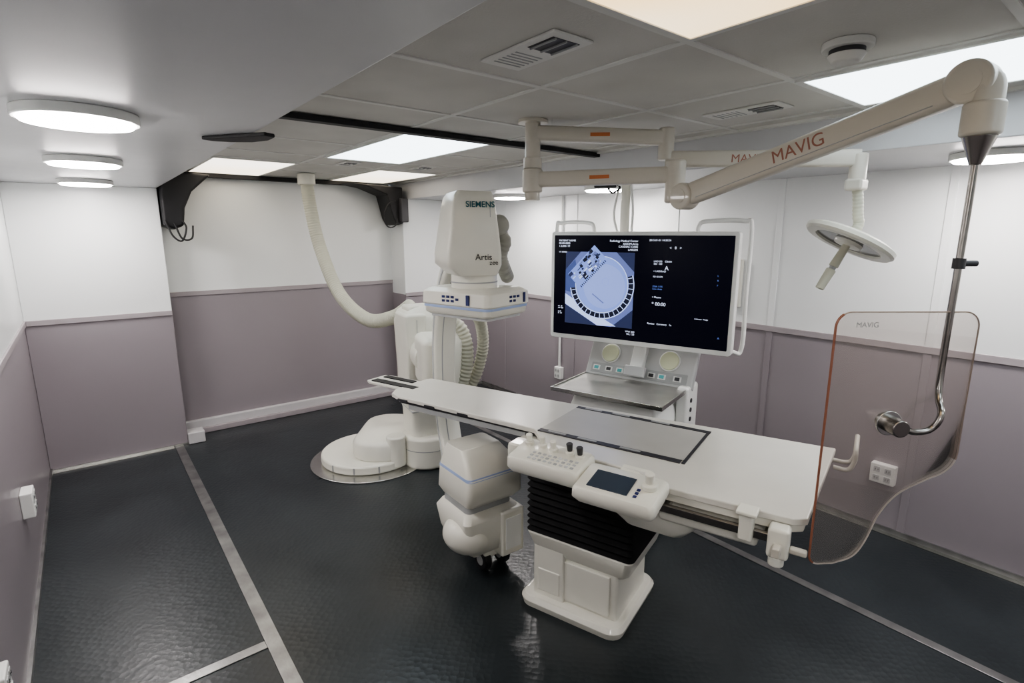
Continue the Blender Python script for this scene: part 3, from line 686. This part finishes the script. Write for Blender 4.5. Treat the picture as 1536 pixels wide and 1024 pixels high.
# ---------------------------------------------------------------- surgical lamp
LP = empty('surgical_examination_lamp', (1.74, 2.03, 2.2))
A0 = Vector((1.74, 2.03, 2.262)); A1 = Vector((2.207, 1.617, 2.235)); A2 = Vector((2.66, .957, 2.115))
arm('upper_extension_arm', A0, A1, .034, .028, M_CREAM2, LP)
cyl('elbow', A1+Vector((0, 0, -.10)), A1+Vector((0, 0, .045)), .036, M_CREAM2, LP, bev=.008)
A1b = Vector((2.207, 1.617, 2.14))
arm('spring_arm', A1b, A2, .036, .026, M_CREAM2, LP)
cyl('end_bearing', A2+Vector((0, 0, -.10)), A2+Vector((0, 0, .02)), .034, M_CREAM2, LP, bev=.008)
box('orange_label', A0.lerp(A1, .5)+Vector((-.022, -.025, .0)), (.09, .003, .016), M_ORANGE, LP, rot=RZ(-41.5))
box('orange_label_b', Vector((1.74, 2.03, 2.05)).lerp(Vector((2.07, 1.46, 2.05)), .5)+Vector((-.0255, -.0148, .0)), (.09, .003, .016), M_ORANGE, LP, rot=RZ(-60))
dl = (A2-A1b).normalized(); nl = dl.cross(Vector((0, 0, 1))).normalized(); nl = -nl if nl.x > 0 else nl
yl = nl.cross(dl)
text('arm_text', 'MAVIG', .05, M_LOGO, LP, Matrix.Translation(A1b.lerp(A2, .45)+nl*.0275-Vector((0, 0, .018))) @ Matrix(((dl.x, yl.x, nl.x, 0), (dl.y, yl.y, nl.y, 0), (dl.z, yl.z, nl.z, 0), (0, 0, 0, 1))))
LC = Vector((2.66, .953, 1.775))
Nl = (Rd*.44+Fd*(-.03)+Vector((0, 0, .88))).normalized()
hose('neck', [A2+Vector((0, 0, -.09)), A2+Vector((.012, -.01, -.17)), A2+Vector((.02, -.015, -.24)), LC+Nl*.05+Vector((.01, 0, .02)), LC+Nl*.02], .021, M_HOSE, LP, pitch=.016)
box('neck_yoke', A2+Vector((0, 0, -.11)), (.08, .07, .05), M_CREAM2, LP, bev=.012)
q = Nl.to_track_quat('Z', 'Y').to_matrix().to_4x4()
ML = Matrix.Translation(LC) @ q
prof = [(0, .03), (.05, .028), (.12, .018), (.17, .010), (.188, 0), (.188, -.016), (.178, -.026), (.14, -.026), (.138, -.014), (.10, -.012), (.06, -.012), (.055, -.03), (0, -.032)]
vs = []; fs = []; n = 56
for r, z in prof:
    for i in range(n): vs.append((max(r, .0005)*math.cos(2*math.pi*i/n), max(r, .0005)*math.sin(2*math.pi*i/n), z))
for j in range(len(prof)-1):
    for i in range(n): fs.append((j*n+i, (j+1)*n+i, (j+1)*n+(i+1) % n, j*n+(i+1) % n))
mk('lamp_head', vs, fs, M_CREAM, LP, ML, sharp=30)
vs = []; fs = []
for r in (.06, .138):
    for i in range(n): vs.append((r*math.cos(2*math.pi*i/n), r*math.sin(2*math.pi*i/n), -.0165))
for i in range(n): fs.append((i, n+i, n+(i+1) % n, (i+1) % n))
mk('lamp_lens', vs, fs, pmat('lamp_lens_grey', (.10, .10, .10), .2, coat=.3), LP, ML)
cyl('lamp_handle', (0, 0, -.03), (0, 0, -.135), .016, M_HOSE, LP, ML, r2=.020, bev=.004)
cyl('lamp_handle_neck', (0, 0, -.133), (0, 0, -.15), .014, M_GREY, LP, ML)
cyl('lamp_handle_grip', (0, 0, -.148), (0, 0, -.245), .021, M_HOSE, LP, ML, r2=.018, bev=.005)

# ---------------------------------------------------------------- camera, world
cam = bpy.data.cameras.new('camera'); co = bpy.data.objects.new('camera', cam); COL.objects.link(co)
co.location = (0, 0, 1.8)
co.rotation_euler = (math.radians(90-11.4), 0, math.radians(-38.5))
cam.sensor_width = 36; cam.lens = 36*805/1536; cam.clip_start = .02
sc.camera = co
w = bpy.data.worlds.new('world'); sc.world = w; w.use_nodes = True
w.node_tree.nodes['Background'].inputs[0].default_value = (.5, .52, .55, 1)
w.node_tree.nodes['Background'].inputs[1].default_value = .3
